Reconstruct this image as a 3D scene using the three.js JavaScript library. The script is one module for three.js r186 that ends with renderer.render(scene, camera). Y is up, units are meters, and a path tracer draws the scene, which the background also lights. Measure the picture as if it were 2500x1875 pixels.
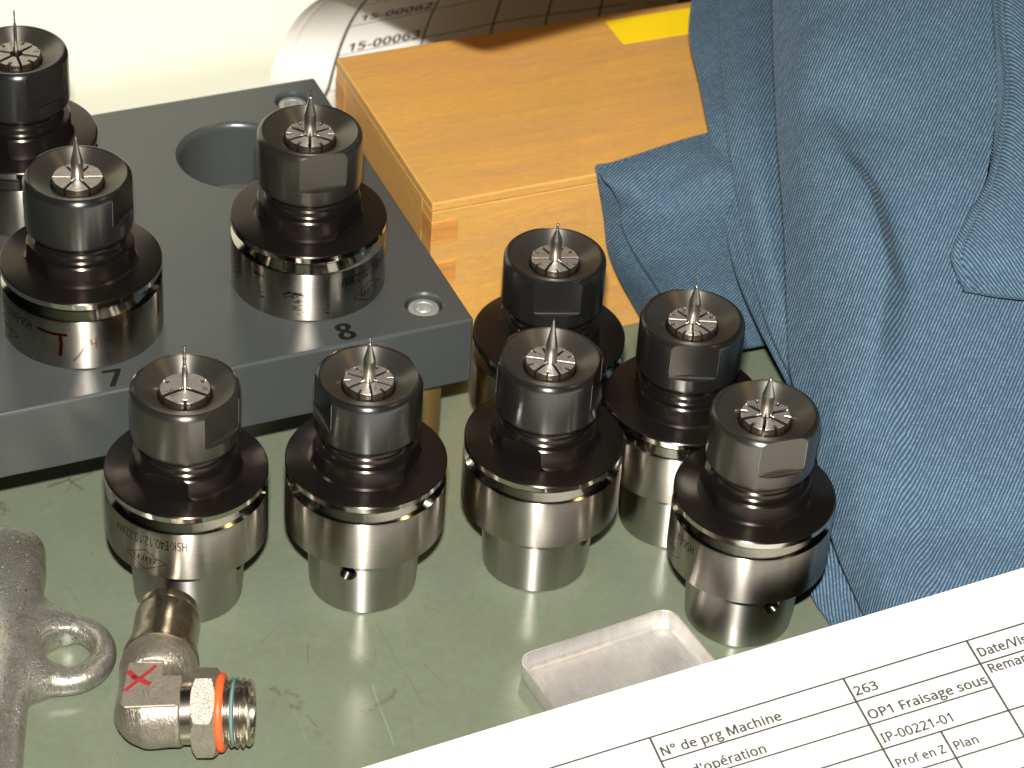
import * as THREE from 'three';
import { mergeGeometries, mergeVertices, toCreasedNormals } from 'three/addons/utils/BufferGeometryUtils.js';
import { RoundedBoxGeometry } from 'three/addons/geometries/RoundedBoxGeometry.js';
import { MarchingCubes } from 'three/addons/objects/MarchingCubes.js';
import { Brush, Evaluator, SUBTRACTION } from 'three-bvh-csg';

// ------------------------------------------------------------------ camera, light, exposure
const scene = new THREE.Scene();
const camera = new THREE.PerspectiveCamera(15.44, 4 / 3, 0.02, 10);
camera.position.set(0, 0.48285, 0.58);
camera.rotation.set(-THREE.MathUtils.degToRad(37.68), 0, 0);
camera.rotateZ(THREE.MathUtils.degToRad(4.16));
camera.focus = 0.70;
camera.userData.fStop = 26;

const renderer = new THREE.WebGLRenderer();
renderer.toneMapping = THREE.LinearToneMapping;
renderer.toneMappingExposure = 1;
renderer.shadowMap.enabled = true;
scene.background = new THREE.Color().setRGB(0.002, 0.0019, 0.0018);   // the dim workshop around the bench

// the camera's own flash, a small window just above the lens
const FLASH_AT = new THREE.Vector3(-0.0038, 0.5239, 0.5483), FLASH_TO = new THREE.Vector3(0, 0.02, -0.02);
const flash = new THREE.RectAreaLight(new THREE.Color().setRGB(1, 0.975, 0.92), 20800, 0.022, 0.008);
flash.name = 'flash_light';
flash.position.copy(FLASH_AT); flash.lookAt(FLASH_TO); scene.add(flash);

// ------------------------------------------------------------------ helpers
const MM = 0.001, PI = Math.PI, deg = THREE.MathUtils.degToRad;
let seed = 7;
const rnd = () => { seed = (seed * 1664525 + 1013904223) >>> 0; return seed / 4294967296; };
const hash = (x, y, s = 0) => { let h = Math.imul(x | 0, 374761393) ^ Math.imul(y | 0, 668265263) ^ Math.imul(s | 0, 2147483647 - 58); h = Math.imul(h ^ (h >>> 13), 1274126177); return ((h ^ (h >>> 16)) >>> 0) / 4294967296; };
function vnoise(x, y, s = 0, px = 0, py = 0) {                       // value noise, repeating after px, py cells when given
  const xi = Math.floor(x), yi = Math.floor(y), fx = x - xi, fy = y - yi, sx = fx * fx * (3 - 2 * fx), sy = fy * fy * (3 - 2 * fy);
  const w = (a, p) => p ? ((a % p) + p) % p : a, h = (a, b) => hash(w(a, px), w(b, py), s);
  return (h(xi, yi) * (1 - sx) + h(xi + 1, yi) * sx) * (1 - sy) + (h(xi, yi + 1) * (1 - sx) + h(xi + 1, yi + 1) * sx) * sy;
}
const fbm = (x, y, s, px, py, n = 4) => { let v = 0, a = 0.5, t = 0; for (let k = 0; k < n; k++) { v += a * vnoise(x, y, s + k, px, py); t += a; a *= 0.5; x *= 2; y *= 2; px *= 2; py *= 2; } return v / t; };
const clamp = (v, a = 0, b = 1) => Math.min(b, Math.max(a, v));
function dataTex(w, h, f, srgb = true, repeat = true) {              // f(x, y) -> [r, g, b] 0..1
  const d = new Uint8Array(w * h * 4);
  for (let y = 0; y < h; y++) for (let x = 0; x < w; x++) { const c = f(x, y), o = (y * w + x) * 4; for (let k = 0; k < 3; k++) d[o + k] = Math.round(255 * clamp(c[k])); d[o + 3] = 255; }
  const t = new THREE.DataTexture(d, w, h); t.magFilter = THREE.LinearFilter; t.minFilter = THREE.LinearMipmapLinearFilter; t.generateMipmaps = true;
  if (srgb) t.colorSpace = THREE.SRGBColorSpace;
  t.wrapS = t.wrapT = repeat ? THREE.RepeatWrapping : THREE.ClampToEdgeWrapping; t.needsUpdate = true; return t;
}
function canvasTex(w, h, draw, srgb = true, repeat = false) {
  const c = document.createElement('canvas'); c.width = w; c.height = h; draw(c.getContext('2d'), w, h);
  const t = new THREE.CanvasTexture(c); if (srgb) t.colorSpace = THREE.SRGBColorSpace;
  t.wrapS = t.wrapT = repeat ? THREE.RepeatWrapping : THREE.ClampToEdgeWrapping; return t;
}
const used = {};
const numbered = (n) => { used[n] = (used[n] ?? -1) + 1; return used[n] ? n + '_' + String(used[n]).padStart(3, '0') : n; };
function mesh(name, geo, mat, parent) { const m = new THREE.Mesh(geo, mat); m.castShadow = m.receiveShadow = true; m.name = parent ? name : numbered(name); (parent ?? scene).add(m); return m; }
function tag(o, label, category, group, kind) { o.userData.label = label; o.userData.category = category; if (group) o.userData.group = group; if (kind) o.userData.kind = kind; return o; }
function group(name, x, y, z) { const g = new THREE.Group(); g.name = numbered(name); g.position.set(x * MM, y * MM, z * MM); scene.add(g); return g; }
const rgb = (r, g, b) => new THREE.Color().setRGB(r, g, b);
const std = (o) => new THREE.MeshPhysicalMaterial(o);
function lathe(pts, seg = 96, crease = 0.6) {                        // profile in mm, [radius, height]
  const g = new THREE.LatheGeometry(pts.map(([r, y]) => new THREE.Vector2(r, y)), seg);
  return toCreasedNormals(g, crease).scale(MM, MM, MM);               // creases are found in mm: the finder rounds positions to 0.01
}
const evaluator = new Evaluator(); evaluator.attributes = ['position', 'normal', 'uv']; evaluator.useGroups = false;
function cut(geo, ...cutters) {
  let b = new Brush(geo); b.updateMatrixWorld();
  for (const c of cutters) { const k = new Brush(c); k.updateMatrixWorld(); b = evaluator.evaluate(b, k, SUBTRACTION); }
  return b.geometry;
}
const boxAt = (w, h, d, x, y, z) => new THREE.BoxGeometry(w * MM, h * MM, d * MM).translate(x * MM, y * MM, z * MM);
const cylAt = (r, h, x, y, z, seg = 40) => new THREE.CylinderGeometry(r * MM, r * MM, h * MM, seg).translate(x * MM, y * MM, z * MM);
function planarUV(g, fx, fy) { const p = g.attributes.position, uv = new Float32Array(p.count * 2); for (let i = 0; i < p.count; i++) { uv[2 * i] = fx(p.getX(i), p.getY(i), p.getZ(i)); uv[2 * i + 1] = fy(p.getX(i), p.getY(i), p.getZ(i)); } g.setAttribute('uv', new THREE.BufferAttribute(uv, 2)); return g; }
function boxUV(g, s = 1) {                                           // uv in metres times s, by the axis that a face points along
  g = g.index ? g.toNonIndexed() : g; const p = g.attributes.position, uv = new Float32Array(p.count * 2);
  const a = new THREE.Vector3(), b = new THREE.Vector3(), c = new THREE.Vector3(), n = new THREE.Vector3();
  for (let i = 0; i < p.count; i += 3) {
    a.fromBufferAttribute(p, i); b.fromBufferAttribute(p, i + 1); c.fromBufferAttribute(p, i + 2); n.copy(b).sub(a).cross(c.clone().sub(a));
    const ax = Math.abs(n.x), ay = Math.abs(n.y), az = Math.abs(n.z);
    [a, b, c].forEach((v, k) => { const q = ay >= ax && ay >= az ? [v.x, v.z] : ax >= az ? [v.z, v.y] : [v.x, v.y]; uv[2 * (i + k)] = q[0] * s; uv[2 * (i + k) + 1] = q[1] * s; });
  }
  g.setAttribute('uv', new THREE.BufferAttribute(uv, 2)); return g;
}
function sdfMesh(lo, hi, res, f, crease) {                           // marching cubes over a box (mm), f = signed distance in mm
  const mc = new MarchingCubes(res, new THREE.MeshStandardMaterial(), false, false, 400000);
  mc.isolation = 0; const h = mc.halfsize, at = (k, a) => lo[a] + (hi[a] - lo[a]) * ((k - h) / h + 1) / 2;
  for (let z = 0; z < res; z++) for (let y = 0; y < res; y++) for (let x = 0; x < res; x++) mc.field[z * res * res + y * res + x] = -f(at(x, 0), at(y, 1), at(z, 2));
  mc.update();
  const n = mc.count, P = new Float32Array(n * 3), N = new Float32Array(n * 3), e = 0.05;
  for (let i = 0; i < n; i++) {
    const q = [0, 1, 2].map((a) => lo[a] + (hi[a] - lo[a]) * (mc.positionArray[3 * i + a] + 1) / 2);
    const g = [f(q[0] + e, q[1], q[2]) - f(q[0] - e, q[1], q[2]), f(q[0], q[1] + e, q[2]) - f(q[0], q[1] - e, q[2]), f(q[0], q[1], q[2] + e) - f(q[0], q[1], q[2] - e)], l = Math.hypot(...g) || 1;
    for (let a = 0; a < 3; a++) { P[3 * i + a] = q[a] * MM; N[3 * i + a] = g[a] / l; }
  }
  const g = new THREE.BufferGeometry(); g.setAttribute('position', new THREE.BufferAttribute(P, 3)); g.setAttribute('normal', new THREE.BufferAttribute(N, 3));
  return g;
}
const smin = (a, b, k) => { const h = Math.max(k - Math.abs(a - b), 0) / k; return Math.min(a, b) - h * h * k / 4; };
const smax = (a, b, k) => -smin(-a, -b, k);

// ------------------------------------------------------------------ the flash unit (behind the picture plane of the photograph)
{
  const g = new THREE.Group(); g.name = 'flash_unit'; scene.add(g);
  g.position.copy(FLASH_AT); g.lookAt(FLASH_TO); g.rotateY(PI);
  const dark = std({ color: rgb(0.02, 0.02, 0.02), roughness: 0.5 });
  mesh('housing', new RoundedBoxGeometry(0.044, 0.02, 0.016, 3, 0.003).translate(0, 0, 0.012), dark, g);
  mesh('flash_lamp_window', new THREE.BoxGeometry(0.022, 0.008, 0.001).translate(0, 0, 0.003), std({ color: rgb(0.7, 0.7, 0.7), roughness: 0.4, emissive: rgb(1, 0.96, 0.9), emissiveIntensity: 3 }), g);
  tag(g, 'small rectangular electronic flash lamp above the camera lens', 'flash lamp');
}

// ------------------------------------------------------------------ workbench top
const tableInk = [];                                                 // stains and scratches, in mm on the bench
const TB = 400, TPX = 2048;
const tableMaps = (() => {
  const base = new Float32Array(TPX * TPX), bump = new Float32Array(TPX * TPX).fill(0.5);
  const P = (x, z) => [(x + TB / 2) / TB * TPX, (z + TB / 2) / TB * TPX];
  for (let y = 0; y < TPX; y++) for (let x = 0; x < TPX; x++) {
    const u = x / TPX, v = y / TPX;
    base[y * TPX + x] = 1 + 0.10 * (fbm(u * 40, v * 40, 1, 40, 40, 3) - 0.5) + 0.11 * (fbm(u * 300, v * 300, 9, 300, 300, 2) - 0.5) + 0.05 * (hash(x, y, 3) - 0.5);
  }
  const dot = (arr, x, z, r, amt) => { const [cx, cy] = P(x, z), R = r / TB * TPX; for (let j = Math.floor(cy - 2 * R); j <= cy + 2 * R; j++) for (let i = Math.floor(cx - 2 * R); i <= cx + 2 * R; i++) { const d = Math.hypot(i - cx, j - cy) / R, q = ((j + TPX) % TPX) * TPX + (i + TPX) % TPX; const k = Math.exp(-d * d * 1.5) * amt; arr[q] = arr === base ? arr[q] * (1 - k) : arr[q] - k; } };
  const line = (x0, z0, x1, z1, r, amt, toBase = true, toBump = 0, wob = 0.3) => { const L = Math.hypot(x1 - x0, z1 - z0), n = Math.max(4, Math.ceil(L / (r * 0.7))), s = rnd() * 99; for (let k = 0; k <= n; k++) { const t = k / n, w = wob * (vnoise(t * L / 4, s, 5) - 0.5) * 2, x = x0 + (x1 - x0) * t - (z1 - z0) / L * w, z = z0 + (z1 - z0) * t + (x1 - x0) / L * w, m = 0.4 + 0.9 * vnoise(t * L / 2.5, s + 7, 6); if (toBase) dot(base, x, z, r, amt * m); if (toBump) dot(bump, x, z, r, toBump * m); } };
  // the star-shaped stain by the plate, the smudges and the ring mark in front
  line(-119.5, 13.4, -114.6, 9.6, 0.55, 0.22); line(-114.6, 9.6, -110.3, 13.2, 0.5, 0.22); line(-114, 10, -114.6, 14.8, 0.4, 0.15); line(-113.4, 9.8, -109.6, 6.4, 0.5, 0.2); line(-116.4, 9.4, -115.4, 6.6, 0.5, 0.14); line(-115.4, 6.6, -114.4, 9, 0.4, 0.12);
  for (const [x, z, r, a] of [[-130.2, 22.3, 1.4, 0.3], [-129.2, 24.6, 1.2, 0.26], [-131, 26, 1.3, 0.24], [-109.8, 6, 0.6, 0.25], [-118, 20, 1.0, 0.06], [-101, 26, 1.2, 0.08], [-52.5, 82.6, 1.0, 0.2], [-51.6, 83.4, 0.7, 0.2], [-50.3, 83.9, 0.8, 0.22], [-48.2, 82.9, 1.0, 0.16], [-47.4, 84.2, 0.9, 0.18], [-46.9, 87.9, 1.3, 0.2], [-45.8, 88.6, 0.9, 0.18], [-29.1, 88.2, 1.0, 0.2], [-28, 87.5, 0.7, 0.2], [-41.1, 93.9, 0.5, 0.22], [-40.5, 97.1, 1.3, 0.1]]) for (let k = 0; k < 7; k++) dot(base, x + (rnd() - 0.5) * r * 2, z + (rnd() - 0.5) * r * 2, r * (0.25 + 0.4 * rnd()), a);
  line(-23.2, 79.6, -23.6, 82.4, 0.5, 0.14, true, 0, 0.2); line(-23.6, 82.4, -27.5, 86.2, 0.8, 0.14, true, 0, 0.2);
  for (const [a, b, c, d, r, k] of [[-45.9, 66.1, -44.8, 72.9, 0.12, 0.3], [-36.7, 65.5, -24.1, 77.1, 0.1, 0.16], [-29.7, 56.4, -16, 84.3, 0.12, 0.14], [-17, 70, -8.6, 79.8, 0.12, 0.12], [-43.5, 90.5, -40.4, 95.1, 0.14, 0.25]]) line(a, b, c, d, r, k);
  line(-28.7, 79.3, -21.9, 98.9, 0.13, -0.25, true, 0.2, 0.15); line(-48, 86, -42, 101, 0.14, -0.12, true, 0.2);
  for (let k = 0; k < 420; k++) { const x = (rnd() - 0.5) * TB, z = (rnd() - 0.5) * TB, a = rnd() * PI, L = 1 + 9 * rnd() * rnd() * 2; line(x, z, x + Math.cos(a) * L, z + Math.sin(a) * L, 0.09 + 0.06 * rnd(), (rnd() < 0.7 ? 1 : -0.5) * (0.04 + 0.10 * rnd()), true, 0.1 + 0.2 * rnd()); }
  for (let k = 0; k < 2200; k++) { const x = (rnd() - 0.5) * TB, z = (rnd() - 0.5) * TB, a = rnd() * PI, L = 1 + 6 * rnd(); line(x, z, x + Math.cos(a) * L, z + Math.sin(a) * L, 0.1, 0, false, 0.10 + 0.2 * rnd(), 0.1); }
  for (let k = 0; k < 240; k++) dot(base, (rnd() - 0.5) * TB, (rnd() - 0.5) * TB, 0.14 + 0.22 * rnd() * rnd(), 0.2 + 0.4 * rnd());
  for (let k = 0; k < 40; k++) dot(base, (rnd() - 0.5) * TB, (rnd() - 0.5) * TB, 2 + 5 * rnd(), 0.03 + 0.04 * rnd());
  const lin = [0.150, 0.171, 0.117], sr = (v) => v <= 0.0031308 ? 12.92 * v : 1.055 * v ** (1 / 2.4) - 0.055;
  const color = dataTex(TPX, TPX, (x, y) => { const b = base[y * TPX + x], warm = clamp((1 - b) * 1.2, 0, 0.6); return [sr(lin[0] * b * (1 + 0.10 * warm)), sr(lin[1] * b), sr(lin[2] * b * (1 - 0.25 * warm))]; });
  const bm = dataTex(1024, 1024, (x, y) => { const q = (2 * y) * TPX + 2 * x, v = (bump[q] + bump[q + 1] + bump[q + TPX] + bump[q + TPX + 1]) / 4 + 0.10 * (fbm(x / 1024 * 200, y / 1024 * 200, 33, 200, 200, 2) - 0.5); return [v, v, v]; }, false);
  return { color, bm };
})();
{
  const g = new RoundedBoxGeometry(0.95, 0.03, 0.80, 2, 0.002); g.translate(0, -0.015, -0.06);
  planarUV(g, (x) => x / (TB * MM) + 0.5, (x, y, z) => z / (TB * MM) + 0.5);
  const m = mesh('workbench_top', g, std({ map: tableMaps.color, bumpMap: tableMaps.bm, bumpScale: 0.00012, roughness: 0.21, ior: 1.52 }));
  tag(m, 'sage green worn workbench top with scratches and small stains', 'workbench', null, 'structure');
}

// ------------------------------------------------------------------ grey drilled plate on brass posts
const PLATE_TOP = 52.7, PLATE_H = 20.2, PA = deg(25.2);
const pu = [-Math.cos(PA), Math.sin(PA)], pv = [-Math.sin(PA), -Math.cos(PA)];      // along the front edge to the left, and to the back
const PC = [-10.8, -3.0];                                                           // front right corner
const plateAt = (u, v) => [PC[0] + u * pu[0] + v * pv[0], PC[1] + u * pu[1] + v * pv[1]];
{
  const PW = 190, PD = 122.6, g = group('tool_rack_plate', PC[0], 0, PC[1]); g.rotation.y = PA;   // local: -x along the front edge, -z to the back
  const slab = new RoundedBoxGeometry(PW * MM, PLATE_H * MM, PD * MM, 3, 0.0009).translate(-PW / 2 * MM, (PLATE_TOP - PLATE_H / 2) * MM, -PD / 2 * MM);
  const holes = [], spots = [];
  const local = (x, z) => { const dx = x - PC[0], dz = z - PC[1]; return [dx * Math.cos(PA) - dz * Math.sin(PA), dx * Math.sin(PA) + dz * Math.cos(PA)]; };
  const H = 15.5, bell = (x, z) => lathe([[0, PLATE_TOP - PLATE_H - 1], [H, PLATE_TOP - PLATE_H - 1], [H, PLATE_TOP - 1.9], [H + 0.2, PLATE_TOP - 1.0], [H + 0.75, PLATE_TOP - 0.3], [H + 1.5, PLATE_TOP + 0.1], [H + 1.5, PLATE_TOP + 2], [0, PLATE_TOP + 2]], 80).translate(x * MM, 0, z * MM);
  for (const [x, z] of [[-54.9, -16.4], [-108.8, 10.2], [-79.9, -70.9], [-133.6, -44.1]]) holes.push(bell(...local(x, z)));
  const screws = [[-10, -10], [-10, -112.2], [-180, -10], [-180, -112.2]];
  for (const [x, z] of screws) holes.push(lathe([[0, PLATE_TOP - 6], [4.75, PLATE_TOP - 6], [4.75, PLATE_TOP - 0.5], [5.3, PLATE_TOP + 0.05], [5.3, PLATE_TOP + 2], [0, PLATE_TOP + 2]], 48).translate(x * MM, 0, z * MM));
  const geo = boxUV(cut(slab, ...holes), 1 / 0.2);
  // colour: grey plastic with the inked figures 7 and 8, faint wear
  const map = canvasTex(2048, 2048, (c, w, h) => {                                   // 200 mm a side; u = x, v = z
    c.fillStyle = '#414443'; c.fillRect(0, 0, w, h);
    const id = c.getImageData(0, 0, w, h), d = id.data;
    for (let y = 0; y < h; y++) for (let x = 0; x < w; x++) { const o = (y * w + x) * 4, k = 1 + 0.05 * (fbm(x / 90, y / 90, 41, 0, 0, 3) - 0.5) + 0.06 * (hash(x, y, 8) - 0.5); d[o] *= k; d[o + 1] *= k; d[o + 2] *= k; }
    c.putImageData(id, 0, 0);
    const px = (m) => m / 200 * w;
    const put = (ch, wx, wz, size, turn) => { const [lx, lz] = local(wx, wz); c.save(); c.translate(((px(lx) % w) + w) % w, h - (((px(lz) % h) + h) % h)); c.scale(1, -1); c.rotate(turn); c.font = 'bold ' + px(size) + 'px sans-serif'; c.textAlign = 'center'; c.textBaseline = 'middle'; c.fillStyle = '#15130f'; c.fillText(ch, 0, 0); c.restore(); };
    put('8', -43, 6.5, 9.6, 0.02); put('7', -97.8, 32.3, 9.6, 0.10);
    for (let k = 0; k < 420; k++) { c.strokeStyle = rnd() < 0.65 ? 'rgba(170,172,165,' + (0.02 + 0.05 * rnd()) + ')' : 'rgba(40,42,42,' + (0.05 + 0.08 * rnd()) + ')'; c.lineWidth = 1 + rnd(); c.beginPath(); const x = rnd() * w, y = rnd() * h, a = rnd() * PI, l = 10 + 120 * rnd() * rnd(); c.moveTo(x, y); c.lineTo(x + Math.cos(a) * l, y + Math.sin(a) * l); c.stroke(); }
    for (let k = 0; k < 60; k++) { c.fillStyle = 'rgba(150,150,110,' + (0.03 + 0.04 * rnd()) + ')'; const y0 = h - px(12 * rnd()); c.beginPath(); c.ellipse(rnd() * w, y0, 10 + 50 * rnd(), 3 + 9 * rnd(), rnd(), 0, 7); c.fill(); }
  }, true, true);
  const bm = dataTex(512, 512, (x, y) => { const v = 0.5 + 0.5 * (fbm(x / 4, y / 4, 51, 128, 128, 2) - 0.5); return [v, v, v]; }, false); bm.repeat.set(6, 6);
  mesh('slab', geo, std({ map, bumpMap: bm, bumpScale: 0.00002, roughness: 0.27, ior: 1.7 }), g);
  const zinc = std({ color: rgb(0.56, 0.57, 0.54), metalness: 0.75, roughness: 0.45 }), brass = std({ color: rgb(0.50, 0.33, 0.12), metalness: 0.9, roughness: 0.5 });
  const hex = new THREE.CylinderGeometry(2.3 * MM, 2.3 * MM, 6 * MM, 6).translate(0, (PLATE_TOP - 1.2) * MM, 0);
  const T = PLATE_TOP - 1.1;
  const headGeo = boxUV(cut(lathe([[0, T - 5], [4.1, T - 5], [4.1, T - 0.5], [3.95, T - 0.15], [3.7, T], [2.55, T], [2.3, T - 0.2], [0, T - 0.2]], 48), hex), 20);
  const post = lathe([[0, 0.02], [5.2, 0.02], [5.6, 0.4], [5.6, PLATE_TOP - PLATE_H - 0.05], [0, PLATE_TOP - PLATE_H - 0.05]], 40);
  for (const [x, z] of screws) { const s = mesh('socket_screw', headGeo, zinc, g); s.position.set(x * MM, 0, z * MM); s.rotation.y = 0.3; const q = mesh('post', post, brass, g); q.position.set(x * MM, 0, z * MM); }
  tag(g, 'grey plastic tool rack plate with round holes and socket screws, numbered 7 and 8', 'tool rack');
}

// ------------------------------------------------------------------ tool holders
const AN = PI / 2;                                                                   // turned and ground surfaces: rough across the grooves
const grain = dataTex(512, 512, (x, y) => { const v = 0.55 + 0.30 * (vnoise(x / 40, y / 1.6, 61, 0, 0) - 0.5) + 0.25 * (vnoise(x / 9, y / 1.1, 62, 0, 0) - 0.5) + 0.2 * (fbm(x / 40, y / 40, 63, 0, 0, 3) - 0.5); return [v, v, v]; }, false);
const blackNut = std({ color: rgb(0.090, 0.088, 0.082), metalness: 0.9, roughness: 0.25, anisotropy: 0.75, anisotropyRotation: AN });
const blackNutOld = std({ color: rgb(0.125, 0.118, 0.102), metalness: 0.9, roughness: 0.29, anisotropy: 0.75, anisotropyRotation: AN });
const blackFlange = std({ color: rgb(0.055, 0.045, 0.039), metalness: 0.9, roughness: 0.25, anisotropy: 0.7, anisotropyRotation: AN });
const steelRing = std({ color: rgb(0.54, 0.52, 0.47), metalness: 1, roughness: 0.11, anisotropy: 0.4, anisotropyRotation: AN });
const steelShank = std({ color: rgb(0.49, 0.47, 0.43), metalness: 1, roughness: 0.31, anisotropy: 1, anisotropyRotation: AN });
const colletSteel = std({ color: rgb(0.62, 0.57, 0.52), metalness: 1, roughness: 0.36, anisotropy: 0.7, anisotropyRotation: AN });
const carbide = std({ color: rgb(0.50, 0.48, 0.43), metalness: 1, roughness: 0.30 });
const carbideDark = std({ color: rgb(0.16, 0.15, 0.14), metalness: 1, roughness: 0.30 });

// parts in mm from the bottom of the shank
const shankGeo = cut(lathe([[11.2, 0.05], [13.0, 0.05], [13.5, 0.5], [13.6, 1.2], [14.65, 20.6], [11.6, 20.6], [11.2, 0.05]], 96), new THREE.CylinderGeometry(2.35 * MM, 2.35 * MM, 12 * MM, 28).rotateX(PI / 2).translate(0, 13.9 * MM, 13.5 * MM));
const ringPts = [[0.5, 20.5], [19.4, 20.5], [19.85, 20.75], [20, 21.1], [20, 34.5], [19.8, 34.85], [17.3, 36.25], [17.2, 36.5], [17.2, 37.0], [17.5, 37.3], [19.75, 38.45], [20, 38.7], [20, 40.1]];
const bandGeo = lathe(ringPts.slice(0, 6), 128);
const grooveGeo = lathe(ringPts.slice(5), 128);
const hubRaw = lathe([[20, 40.1], [19.75, 40.38], [19.4, 40.5], [14.6, 40.5], [14.0, 40.62], [13.5, 41.0], [13.3, 41.6], [13.2, 45.5], [12.85, 45.95], [11.5, 46.1], [11.15, 46.5], [11.0, 47.6], [10.6, 48.0], [10.45, 48.6], [10.6, 49.3], [10.9, 49.8], [11.0, 51.5], [0.5, 51.5], [0.5, 40.1], [20, 40.1]], 128, 0.36);
const hubGeo = cut(hubRaw, boxAt(40, 7, 10, 0, 44.05, 12.05 + 5), boxAt(40, 7, 10, 0, 44.05, -12.05 - 5));
const nutRaw = lathe([[7.2, 50.4], [12.0, 50.4], [12.7, 50.65], [13.15, 51.3], [13.3, 52.0], [13.3, 63.6], [13.22, 64.2], [12.95, 64.8], [12.5, 65.2], [12.05, 65.35], [11.75, 65.3], [11.5, 65.1], [6.95, 62.55], [6.7, 62.2], [6.65, 60.0], [7.2, 50.4]], 128);
const flatCut = (s) => { const g = new RoundedBoxGeometry(30 * MM, 24 * MM, 6 * MM, 3, 0.6 * MM); g.translate(0, (55.2 + 12) * MM, s * (11.85 + 3) * MM); return g; };
const nutGeo = cut(nutRaw, flatCut(1), flatCut(-1));

const wornGeo = new THREE.CapsuleGeometry(0.11 * MM, 7.2 * MM, 3, 8);
const coneGeo = lathe([[11.9, 65.36], [11.6, 65.2], [7.05, 62.66], [6.68, 62.3], [6.58, 60.8]], 128, 0.5);
const nutCone = std({ color: rgb(0.20, 0.185, 0.158), metalness: 0.9, roughness: 0.42, anisotropy: 0.85, anisotropyRotation: AN });
const wornSteel = std({ color: rgb(0.34, 0.32, 0.28), metalness: 1, roughness: 0.30 });
// collets with real slots and stamped figures
function colletGeo(long, short, width, bore = 1.56) {                                   // jaws between the slots, each cut part way by a short slot
  const R = 6.1, h = width / 2, jaws = [], P = (r, a, off) => [r * Math.sin(a) + off * Math.cos(a), r * Math.cos(a) - off * Math.sin(a)];
  for (let k = 0; k < long; k++) {
    const a0 = k / long * 2 * PI, a1 = (k + 1) / long * 2 * PI, e = Math.asin(h / R), pts = [], arc = (r, f, t, n) => { for (let q = 0; q <= n; q++) pts.push(P(r, f + (t - f) * q / n, 0)); };
    pts.push(P(Math.max(bore, h / Math.sin(PI / long) * 1.02), a0, h));
    if (short) { const m = (a0 + a1) / 2; arc(R, a0 + e, m - e, 8); pts.push(P(4.6, m, -h), P(4.6, m, h)); arc(R, m + e, a1 - e, 8); } else arc(R, a0 + e, a1 - e, 16);
    pts.push(P(Math.max(bore, h / Math.sin(PI / long) * 1.02), a1, -h)); const b = Math.asin(Math.min(0.9, h / bore)); if (a1 - a0 > 2 * b + 0.05) arc(bore, a1 - b, a0 + b, 6);
    const sh = new THREE.Shape(pts.map(([x, z]) => new THREE.Vector2(x, -z)));
    jaws.push(new THREE.ExtrudeGeometry(sh, { depth: 11.3, bevelEnabled: true, bevelThickness: 0.35, bevelSize: 0.15, bevelOffset: -0.15, bevelSegments: 2, curveSegments: 6 }).rotateX(-PI / 2).translate(0, 52.6, 0));
  }
  const caps = [], sides = [];                                                            // turned end faces, and the ground walls of the slots
  for (const q of jaws) { const p = q.attributes.position.array, n = q.attributes.normal.array; for (const r of q.groups) { const b = new THREE.BufferGeometry(); b.setAttribute('position', new THREE.BufferAttribute(p.slice(3 * r.start, 3 * (r.start + r.count)), 3)); b.setAttribute('normal', new THREE.BufferAttribute(n.slice(3 * r.start, 3 * (r.start + r.count)), 3)); (r.materialIndex ? sides : caps).push(b); } }
  return [caps, sides].map((l) => mergeGeometries(l).scale(MM, MM, MM)).map((g) => planarUV(g, (x) => x / 0.0126 + 0.5, (x, y, z) => 0.5 - z / 0.0126));
}
const slotWall = std({ color: rgb(0.62, 0.57, 0.52), metalness: 1, roughness: 0.24 });   // the same steel, ground smooth
const colletMap = (marks) => canvasTex(512, 512, (c) => {                               // seen from above, the camera's side at the bottom
  const id = c.createImageData(512, 512), d = id.data;
  for (let y = 0; y < 512; y++) for (let x = 0; x < 512; x++) { const o = (y * 512 + x) * 4, r = Math.hypot(x - 256, y - 256), a = Math.atan2(y - 256, x - 256), k = 232 + 26 * (vnoise(r / 2.2, a * 2, 71) - 0.5) + 26 * (vnoise(a * 14, r / 60, 72) - 0.5); d[o] = k; d[o + 1] = k; d[o + 2] = k; d[o + 3] = 255; }
  c.putImageData(id, 0, 0); c.fillStyle = '#5a4a3c'; c.textAlign = 'center'; c.textBaseline = 'middle';
  for (const [t, x, y, turn, s] of marks) { c.save(); c.translate(x, y); c.rotate(turn); c.font = (s ?? 70) + 'px sans-serif'; c.fillText(t, 0, 0); c.restore(); }
});
const colletKinds = {
  wide6: [colletGeo(6, 6, 0.66), [['12', 150, 150, -0.4, 60], ['12', 350, 330, 2.6, 60]]],
  thin6: [colletGeo(6, 6, 0.40), [['3', 300, 400, 0.3, 62], ['E', 190, 130, 2.9, 62]]],
  three: [colletGeo(3, 3, 0.70, 0.75), [['1,5', 130, 190, -1.0, 96], ['P', 340, 420, 3.3, 96]]],
  thin4: [colletGeo(6, 0, 0.40), [['A', 370, 150, 0.5, 80], ['3', 150, 330, -0.5, 66]]],
  eight: [colletGeo(8, 8, 0.40), [['3', 270, 420, 0.2, 62], ['H', 170, 110, 3.0, 56]]],
};
for (const k of Object.keys(colletKinds)) { const [g, marks] = colletKinds[k]; colletKinds[k] = [g, std({ map: colletMap(marks), color: rgb(0.66, 0.60, 0.55), metalness: 0.88, roughness: 0.5 })]; }

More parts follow.
